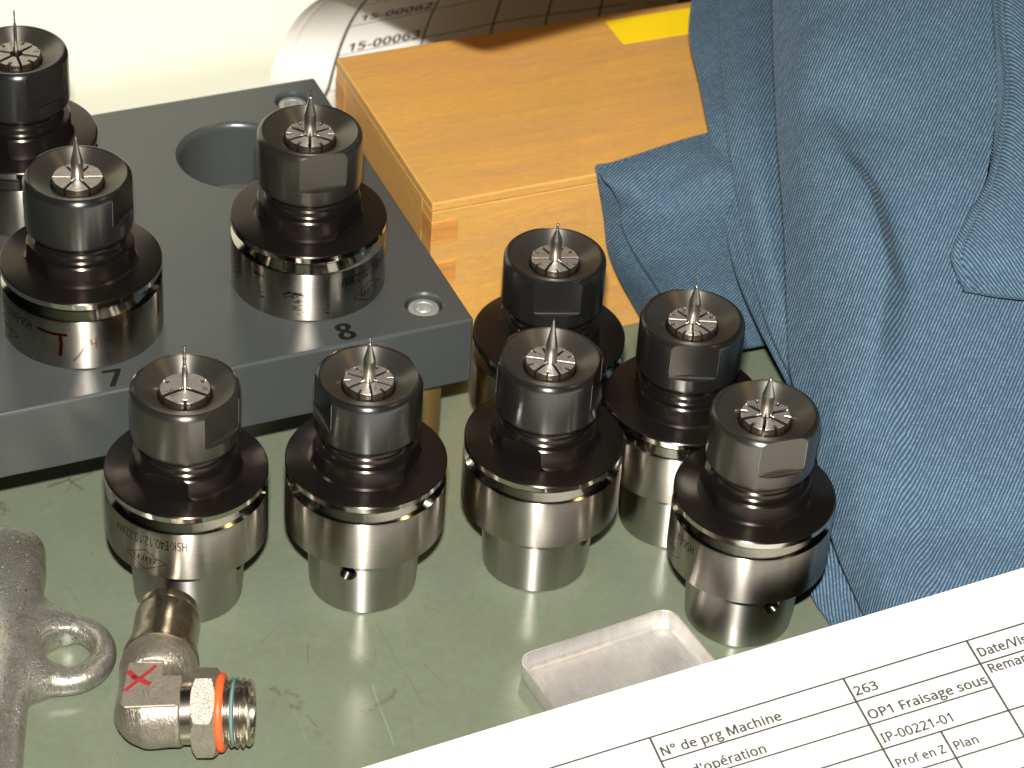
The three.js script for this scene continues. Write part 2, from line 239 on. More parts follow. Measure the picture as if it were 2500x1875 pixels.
// cutters: [radius, height] above the collet face (64.3)
function toolGeo(profile) { return lathe(profile.map(([r, h]) => [r, 62 + h]), 40, 0.12); }
function fluteGeo(r, h0, h1, turns) {                                                   // a twisted two-lobed cutting end
  const n = 60, m = 16, P = [], I = [];
  for (let i = 0; i <= n; i++) for (let j = 0; j < m; j++) { const t = i / n, a = j / m * 2 * PI, lobe = r * (0.62 + 0.38 * Math.abs(Math.cos(a))) * (i === n ? 0.25 : 1), b = a + t * turns * 2 * PI; P.push(lobe * Math.cos(b) * MM, (62 + h0 + (h1 - h0) * t) * MM, lobe * Math.sin(b) * MM); }
  for (let i = 0; i < n; i++) for (let j = 0; j < m; j++) { const a = i * m + j, b = i * m + (j + 1) % m; I.push(a, a + m, b, b, a + m, b + m); }
  const g = new THREE.BufferGeometry(); g.setAttribute('position', new THREE.Float32BufferAttribute(P, 3)); g.setIndex(I); g.computeVertexNormals();
  return planarUV(g, (x) => x * 100, (x, y) => y * 100);
}
const tools = {
  needle: (tip) => [toolGeo([[0, 0], [1.5, 0], [1.5, 8.3], [0.38, 12.9], [0.28, 13.05], [0, 13.05]]), fluteGeo(0.22, 12.95, tip - 62, 0.6)],
  cone: (tip) => [toolGeo([[0, 0], [1.5, 0], [1.5, 6.8], [0.22, tip - 62.5], [0, tip - 62.5]]), fluteGeo(0.17, tip - 62.6, tip - 62, 0.3)],
  drill: (tip) => [toolGeo([[0, 0], [0.68, 0], [0.70, 8.0], [0.48, 8.9], [0, 8.9]]), fluteGeo(0.46, 8.7, tip - 62, 1.7)],
  rod: (tip) => [toolGeo([[0, 0], [0.42, 0], [0.42, 10.6], [0.2, 11.8], [0, 11.8]]), fluteGeo(0.22, 11.6, tip - 62, 0.8)],
  ball: (tip) => [toolGeo([[0, 0], [1.5, 0], [1.5, 8.2], [0.35, 11.3], [0, 11.3]]), mergeGeometries([fluteGeo(0.3, 11.1, tip - 62.4, 0.5).toNonIndexed(), new THREE.SphereGeometry(0.42 * MM, 14, 10).translate(0, (tip - 0.4) * MM, 0).toNonIndexed()])],
};

// etched writing and marks on the ground band; u runs once round it, 2048 px for 125.7 mm
const UPX = 2048 / 360;                                                                 // px a degree
function bandTex(marks) {
  return canvasTex(2048, 256, (c, w, h) => {
    const id = c.createImageData(w, h), d = id.data;
    for (let y = 0; y < h; y++) for (let x = 0; x < w; x++) { const o = (y * w + x) * 4, k = 238 + 16 * (vnoise(x / 70, y / 2, 81, 0, 0) - 0.5) + 22 * (vnoise(x / 26, y / 120, 82, 0, 0) - 0.5) + 10 * (hash(x, y, 5) - 0.5); d[o] = k; d[o + 1] = k * 0.985; d[o + 2] = k * 0.96; d[o + 3] = 255; }
    c.putImageData(id, 0, 0);
    for (let k = 0; k < 70; k++) { c.strokeStyle = 'rgba(' + (rnd() < 0.5 ? '255,255,250,' : '90,85,75,') + (0.15 + 0.25 * rnd()) + ')'; c.lineWidth = 0.6 + rnd() * 0.6; c.beginPath(); const x = rnd() * w, y = rnd() * h, a = rnd() * PI, l = 4 + 26 * rnd(); c.moveTo(x, y); c.lineTo(x + Math.cos(a) * l, y + Math.sin(a) * l); c.stroke(); }
    marks(c, w, h);
  });
}
const bandY = (mm) => 256 * (1 - (mm - 20.5) / 14), bandX = (az) => (((az % 360) + 360) % 360) * UPX;
planarUVBand(bandGeo); planarUVBand(grooveGeo);
function planarUVBand(g) { const p = g.attributes.position, uv = g.attributes.uv; for (let i = 0; i < p.count; i++) uv.setY(i, (p.getY(i) / MM - 20.5) / 14); }
function etched(c) {                                                                    // the holder stands on its head for the reader
  c.save(); c.translate(bandX(0) + 2048, bandY(31.4)); c.rotate(PI); c.font = '70px sans-serif'; c.textBaseline = 'middle'; c.textAlign = 'left'; c.fillStyle = '#2c2823';
  const t = 'HSK-E40.12.10.22WM', k = 330 / c.measureText(t).width; c.scale(k, 1); c.fillText(t, 0, 0); c.restore();
  c.save(); c.translate(bandX(-31), bandY(25.3)); c.rotate(PI); c.strokeStyle = '#2c2823'; c.lineWidth = 3.2; c.lineJoin = 'miter';
  c.beginPath(); c.moveTo(-92, 0); c.lineTo(0, -56); c.lineTo(92, 0); c.lineTo(0, 56); c.closePath(); c.stroke();
  c.font = '56px sans-serif'; c.textAlign = 'center'; c.textBaseline = 'middle'; c.lineWidth = 2.6; const k2 = 112 / c.measureText('zürn').width; c.scale(k2, 0.95); c.fillStyle = '#2c2823'; c.fillText('zürn', 0, 0); c.restore();
}
const stroke = (c, pts, col, lw, off) => { c.strokeStyle = col; c.lineWidth = lw; c.lineCap = 'round'; c.beginPath(); pts.forEach(([a, y], i) => c[i ? 'lineTo' : 'moveTo'](bandX(a + off), bandY(y))); c.stroke(); };
const bandMat = (tex) => std({ map: tex, color: rgb(0.51, 0.49, 0.45), metalness: 1, roughness: 0.30, anisotropy: 1, anisotropyRotation: AN });
const bandPlain = bandMat(bandTex((c) => etched(c)));
const bandSeven = bandMat(bandTex((c) => { etched(c); const r = 'rgba(150,22,30,0.85)', f = 'rgba(150,22,30,0.45)'; stroke(c, [[-33, 31.4], [-23, 30.9], [-13, 31]], r, 15, 39); stroke(c, [[-17, 31], [-16.5, 28], [-17.5, 24.8]], r, 15, 39); stroke(c, [[-8, 23.4], [-4, 25], [-1, 27]], f, 9, 39); stroke(c, [[4.5, 29.6], [5, 28.3], [8, 28.3]], f, 6, 39); stroke(c, [[8, 30], [8, 27]], f, 6, 39); stroke(c, [[17, 29], [20, 28.5]], 'rgba(150,22,30,0.2)', 8, 39); stroke(c, [[68, 33], [68, 28]], f, 30, 39); }));
const bandEight = bandMat(bandTex((c) => {
  etched(c);
  const smudge = (az, y, da, dy, n) => { for (let k = 0; k < n; k++) { const a = az + (rnd() + rnd() - 1) * da, h = y + (rnd() + rnd() - 1) * dy; stroke(c, [[a - 0.3 - 1.6 * rnd(), h], [a + 0.3 + 1.6 * rnd(), h + (rnd() - 0.5) * 0.3]], 'rgba(20,18,20,' + (0.35 + 0.5 * rnd()) + ')', 1 + 4 * rnd(), -83); } };
  smudge(-9, 28.5, 9, 1.2, 46); smudge(-6, 25.2, 6, 3.2, 34); smudge(-62, 29, 8, 4, 60); smudge(-38, 32, 7, 0.7, 26); smudge(-36, 27, 5, 3, 26); smudge(15, 24, 3, 2, 8);
}));

const GROUP_BENCH = 'collet tool holders standing on the bench', GROUP_RACK = 'collet tool holders in the grey rack plate';
function holder(x, y, z, o) {
  const g = group('collet_tool_holder', x, y, z), face = Math.atan2(-x, 580 - z);        // the side towards the photographer
  const put = (name, geo, mat, az) => { const m = mesh(name, geo, mat, g); m.rotation.y = face + deg(az); return m; };
  put('shank', shankGeo, steelShank, o.hole ?? 160);
  put('ground_band', bandGeo, o.band ?? bandPlain, o.text ?? 150);
  put('gripper_groove', grooveGeo, steelRing, 0);
  put('flange_hub', hubGeo, blackFlange, o.hub);
  const nut = put('clamping_nut', nutGeo, o.nutMat ?? blackNut, o.nut); for (const sx of [-1, 1]) for (const sz of [-1, 1]) mesh('worn_edge', wornGeo, wornSteel, nut).position.set(sx * 6.02 * MM, 60 * MM, sz * 11.84 * MM);
  mesh('nut_cone', coneGeo, nutCone, nut);
  const [[cg, cs], cm] = colletKinds[o.collet], cl = put('collet', cg, cm, o.turn ?? 0); mesh('slot_walls', cs, slotWall, cl);
  const [a, b] = tools[o.tool](o.tip); const t = put('milling_cutter', a, o.toolMat ?? carbide, 0); const e = mesh('cutting_end', b, o.endMat ?? carbide, t); e.rotation.y = 0.4;
  return tag(g, o.label, 'tool holder', o.rack ? GROUP_RACK : GROUP_BENCH);
}
holder(-77.8, 0, 48.8, { hub: -23, nut: 46, hole: 66, text: 0, collet: 'three', turn: 60, tool: 'drill', tip: 76.9, nutMat: blackNutOld, label: 'tool holder with a thin twist drill and etched diamond logo, standing behind the elbow fitting' });
holder(-34.5, 0, 40.2, { hub: 70, nut: -68, hole: -15, collet: 'thin6', turn: 8, tool: 'needle', tip: 76.7, label: 'tool holder on the bench with a round hole facing out of its bare shank' });
holder(9.0, 0, 27.4, { hub: -26, nut: 80, hole: 62, collet: 'thin6', turn: 25, tool: 'cone', tip: 76.7, label: 'tool holder on the bench hiding most of another one right behind it' });
holder(61.4, 0, 42.6, { hub: -66, nut: 27.5, hole: 35, text: -39, collet: 'wide6', turn: 0, tool: 'needle', tip: 75.5, nutMat: blackNutOld, label: 'tool holder against the blue cloth, beside the aluminium tray and white form' });
holder(44.0, 0, 6.8, { hub: -78, nut: 8, hole: 170, collet: 'eight', turn: 5, tool: 'needle', tip: 77.8, label: 'tool holder between the blue cloth and the other bench holders, wrench flat facing out' });
holder(8.7, 0, -16.1, { hub: -75, nut: 7.5, hole: 170, collet: 'thin6', turn: 40, tool: 'ball', tip: 75.0, label: 'tool holder in front of the wooden box, half hidden by another holder' });
const RY = PLATE_TOP - 20.5 + 0.03;
holder(-54.9, RY, -16.4, { rack: 1, hub: 59, nut: 17, text: 83, band: bandEight, collet: 'wide6', turn: 0, tool: 'needle', tip: 77.5, endMat: carbideDark, nutMat: blackNutOld, label: 'tool holder in the rack plate above the figure 8, black smudges on its band' });
holder(-108.8, RY, 10.2, { rack: 1, hub: -62, nut: 64, text: -39, band: bandSeven, collet: 'thin4', turn: 28, tool: 'cone', tip: 75.8, label: 'tool holder in the rack plate above the figure 7, red marker strokes on its band' });
holder(-133.6, RY, -44.1, { rack: 1, hub: -40, nut: 35, collet: 'wide6', turn: 10, tool: 'rod', tip: 77.1, label: 'tool holder at the back of the rack plate with a thin straight cutter' });

// ------------------------------------------------------------------ wooden box
const BA = deg(24.7);
const woodTone = (r, g, b, s, ends) => dataTex(1024, 512, (x, y) => {
  const u = x / 1024, v = y / 512, warp = fbm(u * 3, v * 6, s + 5, 3, 6, 2) * 3;
  const band = fbm(u * 4 + warp * 0.08, v * 60 + warp, s, 4, 60, 3) - 0.5, fine = vnoise(u * 60, v * 330, s + 2, 60, 330) - 0.5, big = fbm(u * 4, v * 5, s + 8, 4, 5, 3) - 0.5;
  const cx = Math.floor(u * 150), cy = Math.floor(v * 170), fl = hash(cx, cy, s + 3) > 0.80 ? hash(cx, cy, s + 4) : 0, inx = Math.abs((u * 150 - cx) - 0.5) < 0.4 && Math.abs((v * 170 - cy) - 0.5) < 0.28 ? 1 : 0;
  const k = 1 + (ends ? 0.34 : 0.10) * band + 0.06 * fine + 0.08 * big - 0.055 * fl * inx;
  return [r * k, g * (k - 0.06 * big), b * (k - 0.25 * band)];
});
{
  const g = group('wooden_box', -24.7, 0, -50.6); g.rotation.y = BA;                     // local: +x along the front, -z to the back
  const W = 170, D = 78, HB = 55;
  const woodMap = woodTone(0.785, 0.592, 0.322, 101), endMap = woodTone(0.765, 0.535, 0.262, 131, true);
  const wood = std({ map: woodMap, roughness: 0.42, ior: 1.45 }), ends = std({ map: endMap, roughness: 0.45 });
  const piece = (name, w, h, d, x, y, z, mat, r = 0.5) => { const q = boxUV(new RoundedBoxGeometry(w * MM, h * MM, d * MM, 3, r * MM), 1 / 0.12); q.translate(x * MM, y * MM, z * MM); return mesh(name, q, mat, g); };
  piece('lid_panel', W + 0.3, 3.0, D + 0.3, W / 2, HB - 1.5, -D / 2, wood, 0.6);
  piece('front_board', W, 51.9, 7.6, W / 2, 25.97, -3.8, wood, 0.3);
  piece('back_board', W, 51.9, 7.6, W / 2, 25.97, -D + 3.8, wood, 0.3);
  for (const x of [3.8, W - 3.8]) piece('side_board', 7.6, 51.9, D - 15.4, x, 25.97, -D / 2, wood, 0.3);
  for (const [y, h] of [[45, 7.6], [31.5, 7.0], [18, 7.2], [6, 6.6]]) for (const z of [-3.75, -D + 3.75]) for (const x of [3.75, W - 3.75]) piece('finger_joint', 7.7, h, 7.75, x, y, z, ends, 0.25);
  // yellow sticker on the lid
  const st = new THREE.BoxGeometry(46 * MM, 0.12 * MM, 13.4 * MM); const lx = (x, z) => { const dx = x + 24.7, dz = z + 50.6; return [dx * Math.cos(BA) - dz * Math.sin(BA), dx * Math.sin(BA) + dz * Math.cos(BA)]; };
  const [ax, az] = lx(20.2, -152.5), [bx, bz] = lx(25.3, -140.4);
  st.translate(((ax + bx) / 2 + 23) * MM, (HB + 0.06) * MM, ((az + bz) / 2 - 0.4) * MM);
  const yl = mesh('paper_label', st, std({ color: rgb(0.93, 0.66, 0.004), roughness: 0.6 }), g); yl.userData.label = 'bright yellow paper label stuck on the lid';
  tag(g, 'varnished beech wood box with finger joints and a yellow label on its lid', 'box');
}

// ------------------------------------------------------------------ papers
const paper = rgb(0.80, 0.80, 0.755);
function gridGeo(nu, nv, f, uvf) { const P = [], T = [], I = []; for (let i = 0; i <= nu; i++) for (let j = 0; j <= nv; j++) { P.push(...f(i / nu, j / nv)); T.push(...uvf(i / nu, j / nv)); } for (let i = 0; i < nu; i++) for (let j = 0; j < nv; j++) { const a = i * (nv + 1) + j; I.push(a, a + nv + 1, a + 1, a + 1, a + nv + 1, a + nv + 2); } const g = new THREE.BufferGeometry(); g.setAttribute('position', new THREE.Float32BufferAttribute(P, 3)); g.setAttribute('uv', new THREE.Float32BufferAttribute(T, 2)); g.setIndex(I); g.computeVertexNormals(); return g; }
function thicken(g, t) {                                                                 // a sheet with an underside, t metres thick
  const n = g.attributes.normal, b = g.clone(), p = b.attributes.position, bn = b.attributes.normal, idx = b.index.array;
  for (let i = 0; i < p.count; i++) { p.setXYZ(i, p.getX(i) - n.getX(i) * t, p.getY(i) - n.getY(i) * t, p.getZ(i) - n.getZ(i) * t); bn.setXYZ(i, -n.getX(i), -n.getY(i), -n.getZ(i)); }
  for (let i = 0; i < idx.length; i += 3) [idx[i], idx[i + 1]] = [idx[i + 1], idx[i]];
  return b;
}
{ // the printed form in front, lying over the tray and the edge of the cloth
  const A = [-27.9, 4.5, 111.4], E = [0.92842, 0.17639, -0.3270], Dn = [0.33221, 0, 0.94321];
  const e0 = -40, e1 = 250, d0 = 0, d1 = 150, at = (s, t) => { const e = e0 + (e1 - e0) * s, d = d0 + (d1 - d0) * t, lift = 0.5 * Math.sin(e / 37 + 1) * Math.exp(-d / 30) + 0.4 * Math.sin(e / 60 + d / 45); return [A[0] + E[0] * e + Dn[0] * d, Math.max(0.4, A[1] + E[1] * e + lift * 0.6), A[2] + E[2] * e + Dn[2] * d].map((v) => v * MM); };
  const top = gridGeo(60, 40, at, (s, t) => [((e0 + (e1 - e0) * s) - 20) / 170, 1 - (d0 + (d1 - d0) * t) / 90]);
  const form = canvasTex(2048, 1084, (c, w, h) => {                                       // 170 x 90 mm, from 20 mm along the edge
    c.fillStyle = '#f6f6f2'; c.fillRect(0, 0, w, h);
    const S = w / 170, X = (e, d) => (e - 20) * S, Y = (d) => d * S;
    const ln = (ea, da, eb, db, lw = 0.55) => { c.strokeStyle = '#3a352e'; c.lineWidth = lw * S; c.beginPath(); c.moveTo(X(ea, da), Y(da)); c.lineTo(X(eb, db), Y(db)); c.stroke(); };
    const tx = (t, e, d, width, size = 3.95) => { c.save(); c.translate(X(e, d), Y(d)); c.font = size * S + 'px sans-serif'; c.fillStyle = '#38332c'; const k = width ? width * S / c.measureText(t).width : 1; c.scale(k, 1); c.strokeStyle = '#38332c'; c.lineWidth = 0.2 * S; c.strokeText(t, 0, 0); c.fillText(t, 0, 0); c.restore(); };
    ln(21.5, 17.3, 186, 17.0); ln(64.8, 25.2, 186, 25.1); ln(64.8, 33.0, 144.3, 33.0); ln(64.8, 41.1, 186, 41.1); ln(113.3, 49.8, 186, 49.8); ln(64.8, 58.2, 186, 58.2); ln(64.8, 66.4, 186, 66.4);
    ln(64.8, 17.2, 65.0, 90); ln(113.2, 17.1, 113.4, 58.2); ln(144.6, 17, 144.4, 58.2); ln(127.6, 41.1, 127.6, 66.4);
    tx('N° de prg Machine', 65.5, 23.8, 30.0); tx("N° d'opération", 65.5, 31.9, 23.2); tx('263', 113.9, 23.4, 6.0); tx('OP1 Fraisage sous', 114.0, 31.6, 29.9); tx('IP-00221-01', 114.1, 39.4, 18.2); tx('Prof en Z', 114.2, 47.5, 12.3, 3.5); tx('Plan', 128.4, 47.6, 6.2, 3.5); tx('C', 146.4, 47.2, 2.4, 3.2);
    tx('Date/Visa', 145.3, 23.2, 14.4); tx('Remarques', 145.5, 28.8, 16.6);
    const id = c.getImageData(0, 0, w, h), dd = id.data; for (let i = 0; i < dd.length; i += 4) if (dd[i] < 150) { const v = 22 * hash(i, 3, 4) + 34 * (hash(i >> 3, 5, 6) > 0.86 ? 1 : 0); dd[i] += v; dd[i + 1] += v; dd[i + 2] += v; } c.putImageData(id, 0, 0);
  });
  form.offset.set(0, 0);
  const g = new THREE.Group(); g.name = numbered('printed_form'); scene.add(g);
  mesh('printed_side', top, std({ map: form, color: rgb(0.86, 0.86, 0.86), roughness: 0.7 }), g);
  mesh('back_side', thicken(top, -0.00011), std({ color: paper, roughness: 0.75 }), g);
  tag(g, 'white printed form with a ruled table lying over the aluminium tray and the cloth', 'paper');
}
{ // the curled listing behind the wooden box: it climbs from the bench and bends forward over the box, out of the picture
  const B0 = [-84.46, 1, -193.34], Q = [-11.7, 166.0, 30.7], R = [191.1, 192.8, -61.3], L = 300;
  const P = (a, t) => {
    const th = -0.1055 - a * 0.019, B = [B0[0] + a * L * Math.cos(th), B0[1], B0[2] - a * L * Math.sin(th)];
    const d1 = [6.5 - 1.8 * a, 25.4 + 85.4 * a, -43.3 - 63.5 * a], d2 = [-19.8 - 38.3 * a, -42.1 + 17.6 * a, -62.8 - 20.8 * a], T = Q.map((q, k) => q + a * (R[k] - q));
    if (t < 0) return [B[0] + d1[0] * 3 * t, B[1], B[2] + d1[2] * 3 * t];
    const s = 1 - t; return B.map((b, k) => s * s * s * b + 3 * s * s * t * (b + d1[k]) + 3 * s * t * t * (T[k] + d2[k]) + t * t * t * T[k]);
  };
  const AM = 0.42, f = (s, v) => {
    const a = AM * (s < 0.15 ? s / 0.15 * 0.06 : 0.06 + (s - 0.15) / 0.85 * 0.94), t = -0.3 + 1.3 * v, q = P(a, t), mm = a * L;
    const n = 0.55 * Math.exp(-(((mm - 3.9) / 0.5) ** 2)) + 0.25 * Math.sin(mm / 9 + t * 13) * clamp(t * 6);
    return [q[0] * MM, Math.max(q[1] + 0.3, 0.5) * MM, (q[2] + n) * MM];
  };
  const U0 = 0, U1 = 110, T0 = -0.1, T1 = 0.42, W = 1536, H = 1024;
  const list = canvasTex(W, H, (c) => {
    c.fillStyle = '#f1ece4'; c.fillRect(0, 0, W, H);
    const X = (u) => (u - U0) / (U1 - U0) * W, Y = (t) => H - (t - T0) / (T1 - T0) * H;
    const poly = (pts, lw, col) => { c.strokeStyle = col; c.lineWidth = lw; c.beginPath(); pts.forEach(([u, t], i) => c[i ? 'lineTo' : 'moveTo'](X(u), Y(t))); c.stroke(); };
    const row = (dt) => [[19.5, 0.073 + dt], [45, 0.128 + dt * 0.97], [66.75, 0.163 + dt * 0.94], [81, 0.178 + dt * 0.93], [109, 0.2 + dt * 0.92]];
    for (let k = -2; k < 4; k++) poly(row(k * 0.088), 5, '#6c726a');
    for (const [u, lw] of [[19.4, 13], [45.3, 8], [66.9, 8], [84, 8], [101, 8]]) poly([[u, -0.09], [u, 0.41]], lw, '#2c2c26');
    const text = (t, u0, t0, u1, t1, hgt) => { c.save(); const x0 = X(u0), y0 = Y(t0), dx = X(u1) - x0, dy = Y(t1) - y0; c.transform(dx / 400, dy / 400, 0.05, 1, x0, y0); c.font = 'bold 60px sans-serif'; const k = 400 / c.measureText(t).width; c.scale(k, hgt / 44); c.fillStyle = '#1d1d19'; c.fillText(t, 0, 0); c.restore(); };
    text('15-00062', 21.9, 0.180, 44.4, 0.220, 46); text('15-00063', 21.9, 0.084, 44.2, 0.128, 46); text('15-00064', 21.9, -0.006, 44.2, 0.036, 46); text('15-00061', 21.9, 0.268, 44.2, 0.300, 46);
  });
  const top = gridGeo(150, 110, f, (s, v) => { const a = AM * (s < 0.15 ? s / 0.15 * 0.06 : 0.06 + (s - 0.15) / 0.85 * 0.94), t = -0.3 + 1.3 * v; return [(a * L - U0) / (U1 - U0), (t - T0) / (T1 - T0)]; });
  const g = new THREE.Group(); g.name = numbered('curled_listing'); scene.add(g);
  mesh('printed_side', top, std({ map: list, color: rgb(0.86, 0.86, 0.86), roughness: 0.75 }), g);
  mesh('back_side', thicken(top, 0.00012), std({ color: paper, roughness: 0.75 }), g);
  tag(g, 'curled white listing with rows numbered 15-00062 and 15-00063 behind the wooden box', 'paper');
}
{ // blank sheet standing behind the rack plate
  const c = Math.cos(deg(25)), s = Math.sin(deg(25)), base = [-50, -218];
  const prof = (v) => { const L = v * 420 - 40; if (L < 0) return [L * 0.9, 0.6]; return L < 30 ? [L * 0.9 - L * L / 120, 0.6 + L * L / 60] : [19.5 + (L - 30) * 0.36, 15.6 + (L - 30) * 0.93]; };
  const f = (u, v) => { const [b, y] = prof(v), e = u * 297, w = 1.2 * Math.sin(e / 45) * v; return [(base[0] - c * e - s * (b + w)) * MM, y * MM, (base[1] + s * e - c * (b + w)) * MM]; };
  const top = gridGeo(60, 120, f, (u, v) => [u, v]), g = new THREE.Group(); g.name = numbered('blank_sheet'); scene.add(g);
  mesh('front_side', top, std({ color: rgb(0.80, 0.80, 0.66), roughness: 0.8 }), g); mesh('back_side', thicken(top, -0.00012), std({ color: paper, roughness: 0.8 }), g);
  tag(g, 'large blank white sheet standing behind the grey rack plate', 'paper');
}

// ------------------------------------------------------------------ blue work jacket, folded and laid over the box; control points in mm
const PANEL = [
  [[64.1, 95, -120.8], [70.7, 103, -107.5], [82.2, 109, -98.5], [98.1, 111, -97.3], [114.3, 112, -97.9], [142.7, 114, -98.5]],
  [[64.2, 90, -96.3], [71, 98, -83.7], [82.5, 103, -76.9], [97.8, 104, -77.3], [113.7, 105, -77.9], [141.7, 107, -78.5]],
  [[64.7, 84, -72.5], [71.7, 91, -62.2], [83.2, 95, -57.3], [97.6, 96, -57.6], [113.3, 97, -58.2], [140.6, 100, -57.1]],
  [[65.8, 77, -49.3], [72.3, 84, -39.5], [83.2, 87, -36.3], [97.6, 87, -38.2], [112.8, 89, -37.2], [139.6, 92, -36.1]],
  [[67.9, 66, -29], [74.6, 74, -20.4], [84.5, 78, -16.9], [99.1, 77, -21.3], [113, 79, -20.2], [139.5, 82, -19.2]],
  [[69.6, 54, -12.9], [77.2, 62, -5], [87.5, 67, -1.4], [100.6, 67, -5], [113.2, 69, -3.8], [139.5, 72, -2.9]],
  [[71.6, 44, 3.3], [79.5, 52, 10.8], [90.3, 57, 14.1], [101.9, 58, 12.1], [114.3, 60, 13.2], [139.2, 63, 14.2]],
  [[78.1, 36, 22.8], [84.5, 43, 28.8], [93.1, 47, 30], [102.9, 50, 30.8], [115.2, 52, 30.9], [138.9, 54, 30.6]],
  [[82.9, 24, 40.5], [88.6, 32, 43.9], [96.1, 36, 43.3], [105.7, 40, 44.3], [116.6, 43, 44.9], [138.9, 45, 44.8]],
  [[92.2, 9, 50.5], [95.9, 17, 52.1], [102.1, 22, 51.8], [110.7, 26, 52], [120.4, 29, 52.6], [140.3, 33, 51.5]],
  [[98.7, 3, 67], [102.1, 8, 65.3], [107.3, 12, 64], [114.6, 16, 64.2], [123.2, 19, 64.8], [141.2, 22, 61.2]],
];
const STRIP_OUTER = [
  [[46.6, 70, -160], [58.5, 72, -158.2], [75.3, 70, -164.2]],
  [[44.3, 69, -129.2], [56.6, 71, -127.5], [74.6, 68, -135.2]],
  [[47.2, 67, -104.9], [57.7, 69, -103.1], [74.6, 66, -110.3]],
  [[50.1, 64, -81.1], [58.8, 66, -79.1], [74.9, 62, -87.5]],
  [[53.6, 54, -64.4], [61.3, 57, -61], [76.7, 52, -70.4]],
  [[58.5, 42, -49.2], [65.4, 45, -46.9], [78.9, 40, -56.8]],
  [[65.7, 30, -40.9], [71.6, 33, -38.6], [82.2, 30, -45.1]],
  [[73.8, 22, -29.1], [78.5, 24, -28.5], [86.5, 22, -33.1]],
  [[81.6, 15, -15.2], [85, 17, -14], [90.4, 15, -18.2]],
];
const STRIP_INNER = [
  [[52.6, 75, -152], [60.5, 77, -149.6], [74.6, 74, -157]],
  [[52.5, 74, -121.8], [60.6, 76, -119.6], [73.8, 72, -128.3]],
  [[53.1, 72, -95.1], [60.8, 74, -92.9], [73.8, 70, -101.2]],
  [[54.3, 68, -73], [62, 70, -71], [74.1, 66, -78.8]],
  [[57.6, 58, -56.8], [64.4, 61, -53.2], [75.9, 56, -62.1]],
  [[62.1, 46, -44], [67.9, 49, -41.6], [78.2, 44, -51]],
  [[67.7, 35, -34.4], [72.8, 37, -33.3], [81.7, 33, -40.9]],
  [[74.6, 26, -24], [78.5, 28, -23.3], [85.9, 25, -29.1]],
];
const SLEEVE_UNDER = [
  [[19.7, 56.5, -71.8], [26.5, 58, -74.5], [39.1, 59, -82.2], [55.8, 60, -91.7]],
  [[19.7, 54, -69.6], [26.7, 56, -66.6], [39.3, 57, -68.3], [58.3, 58, -72.7]],
  [[22.2, 42, -69], [28.9, 45, -64.3], [41.6, 46, -65.6], [62.1, 46, -70.5]],
  [[24.1, 33, -66.5], [31, 36, -61.9], [43.7, 37, -63.2], [65.7, 36, -69.7]],
  [[27.8, 24, -66.2], [34.3, 27, -61.7], [47.1, 28, -63], [69.3, 27, -69.4]],
  [[33.7, 12, -68.4], [40.5, 16, -63.8], [52.1, 17, -64.5], [73.1, 17, -70.4]],
  [[39.6, 3, -67.6], [46.7, 5, -66.2], [57.1, 6, -66.8], [77, 6, -71.4]],
];
const SLEEVE_UPPER = [
  [[20.5, 59.5, -66.4], [27.5, 61, -69.9], [38.8, 62, -77], [55.4, 63, -86.4]],
  [[23.1, 58, -61.2], [30.3, 59.5, -61.1], [40.2, 60.5, -64.3], [57.9, 61, -70]],
  [[26.3, 51, -60.8], [33.3, 53.5, -58], [43.3, 54.5, -59], [61, 55, -63.9]],
  [[27.6, 45, -59.7], [35.1, 47.5, -57], [45.1, 48.5, -57.5], [64.2, 48, -63.4]],
  [[32.9, 37, -57.4], [39.6, 39.5, -55.8], [49.7, 40, -57.5], [66.5, 39, -63.2]],
  [[38.8, 27, -57.9], [45, 29.5, -56.3], [54.6, 30, -57.9], [70.3, 29, -64.5]],
  [[43.6, 17, -58], [49.8, 19.5, -55.8], [58.2, 20, -56.8], [73.8, 20, -63.1]],
  [[47.8, 7, -56.7], [54.1, 9, -55.2], [61.8, 10, -55.5], [76.3, 10, -61.6]],
];
const FLAP = [
  [[120.9, 118, -88.2], [125.6, 119.5, -86.2], [141.7, 120, -87.6]],
  [[121, 111, -68.7], [125.5, 112.5, -66.8], [140.5, 113.5, -67.3]],
  [[121.5, 105, -53.2], [125.4, 107, -50.5], [139.8, 107.5, -51.7]],
  [[120.2, 100, -40.8], [124.4, 102, -37.1], [138.9, 103, -36.4]],
  [[117.1, 93, -25.2], [122.3, 95, -21.8], [138.4, 96, -21.4]],
  [[111.3, 87, -12.9], [118.8, 88.5, -10.4], [138.1, 90, -9.5]],
  [[108.2, 81, -5.4], [116.7, 82.5, -2.4], [138.4, 83.5, -1.7]],
  [[112, 74, -1.7], [120.1, 74.5, 0.4], [139.3, 76, 2.4]],
];
const LOWER_FOLD = [
  [[72, 18, 3.3], [83.9, 19, 5.1], [97.2, 19, 5.5]],
  [[75.6, 14, 18.8], [86.1, 15, 20.7], [99.1, 15, 22.9]],
  [[78.7, 9, 30.9], [87.8, 11, 34], [100, 11, 36.2]],
  [[80.5, 4.5, 39], [88.9, 6, 40.6], [101.5, 6, 42.8]],
  [[85.4, 2, 47], [92.2, 3, 49.1], [103.6, 3, 53]],
  [[90.7, 1.5, 59.6], [96.3, 2, 61.2], [105.5, 2, 61.9]],
];
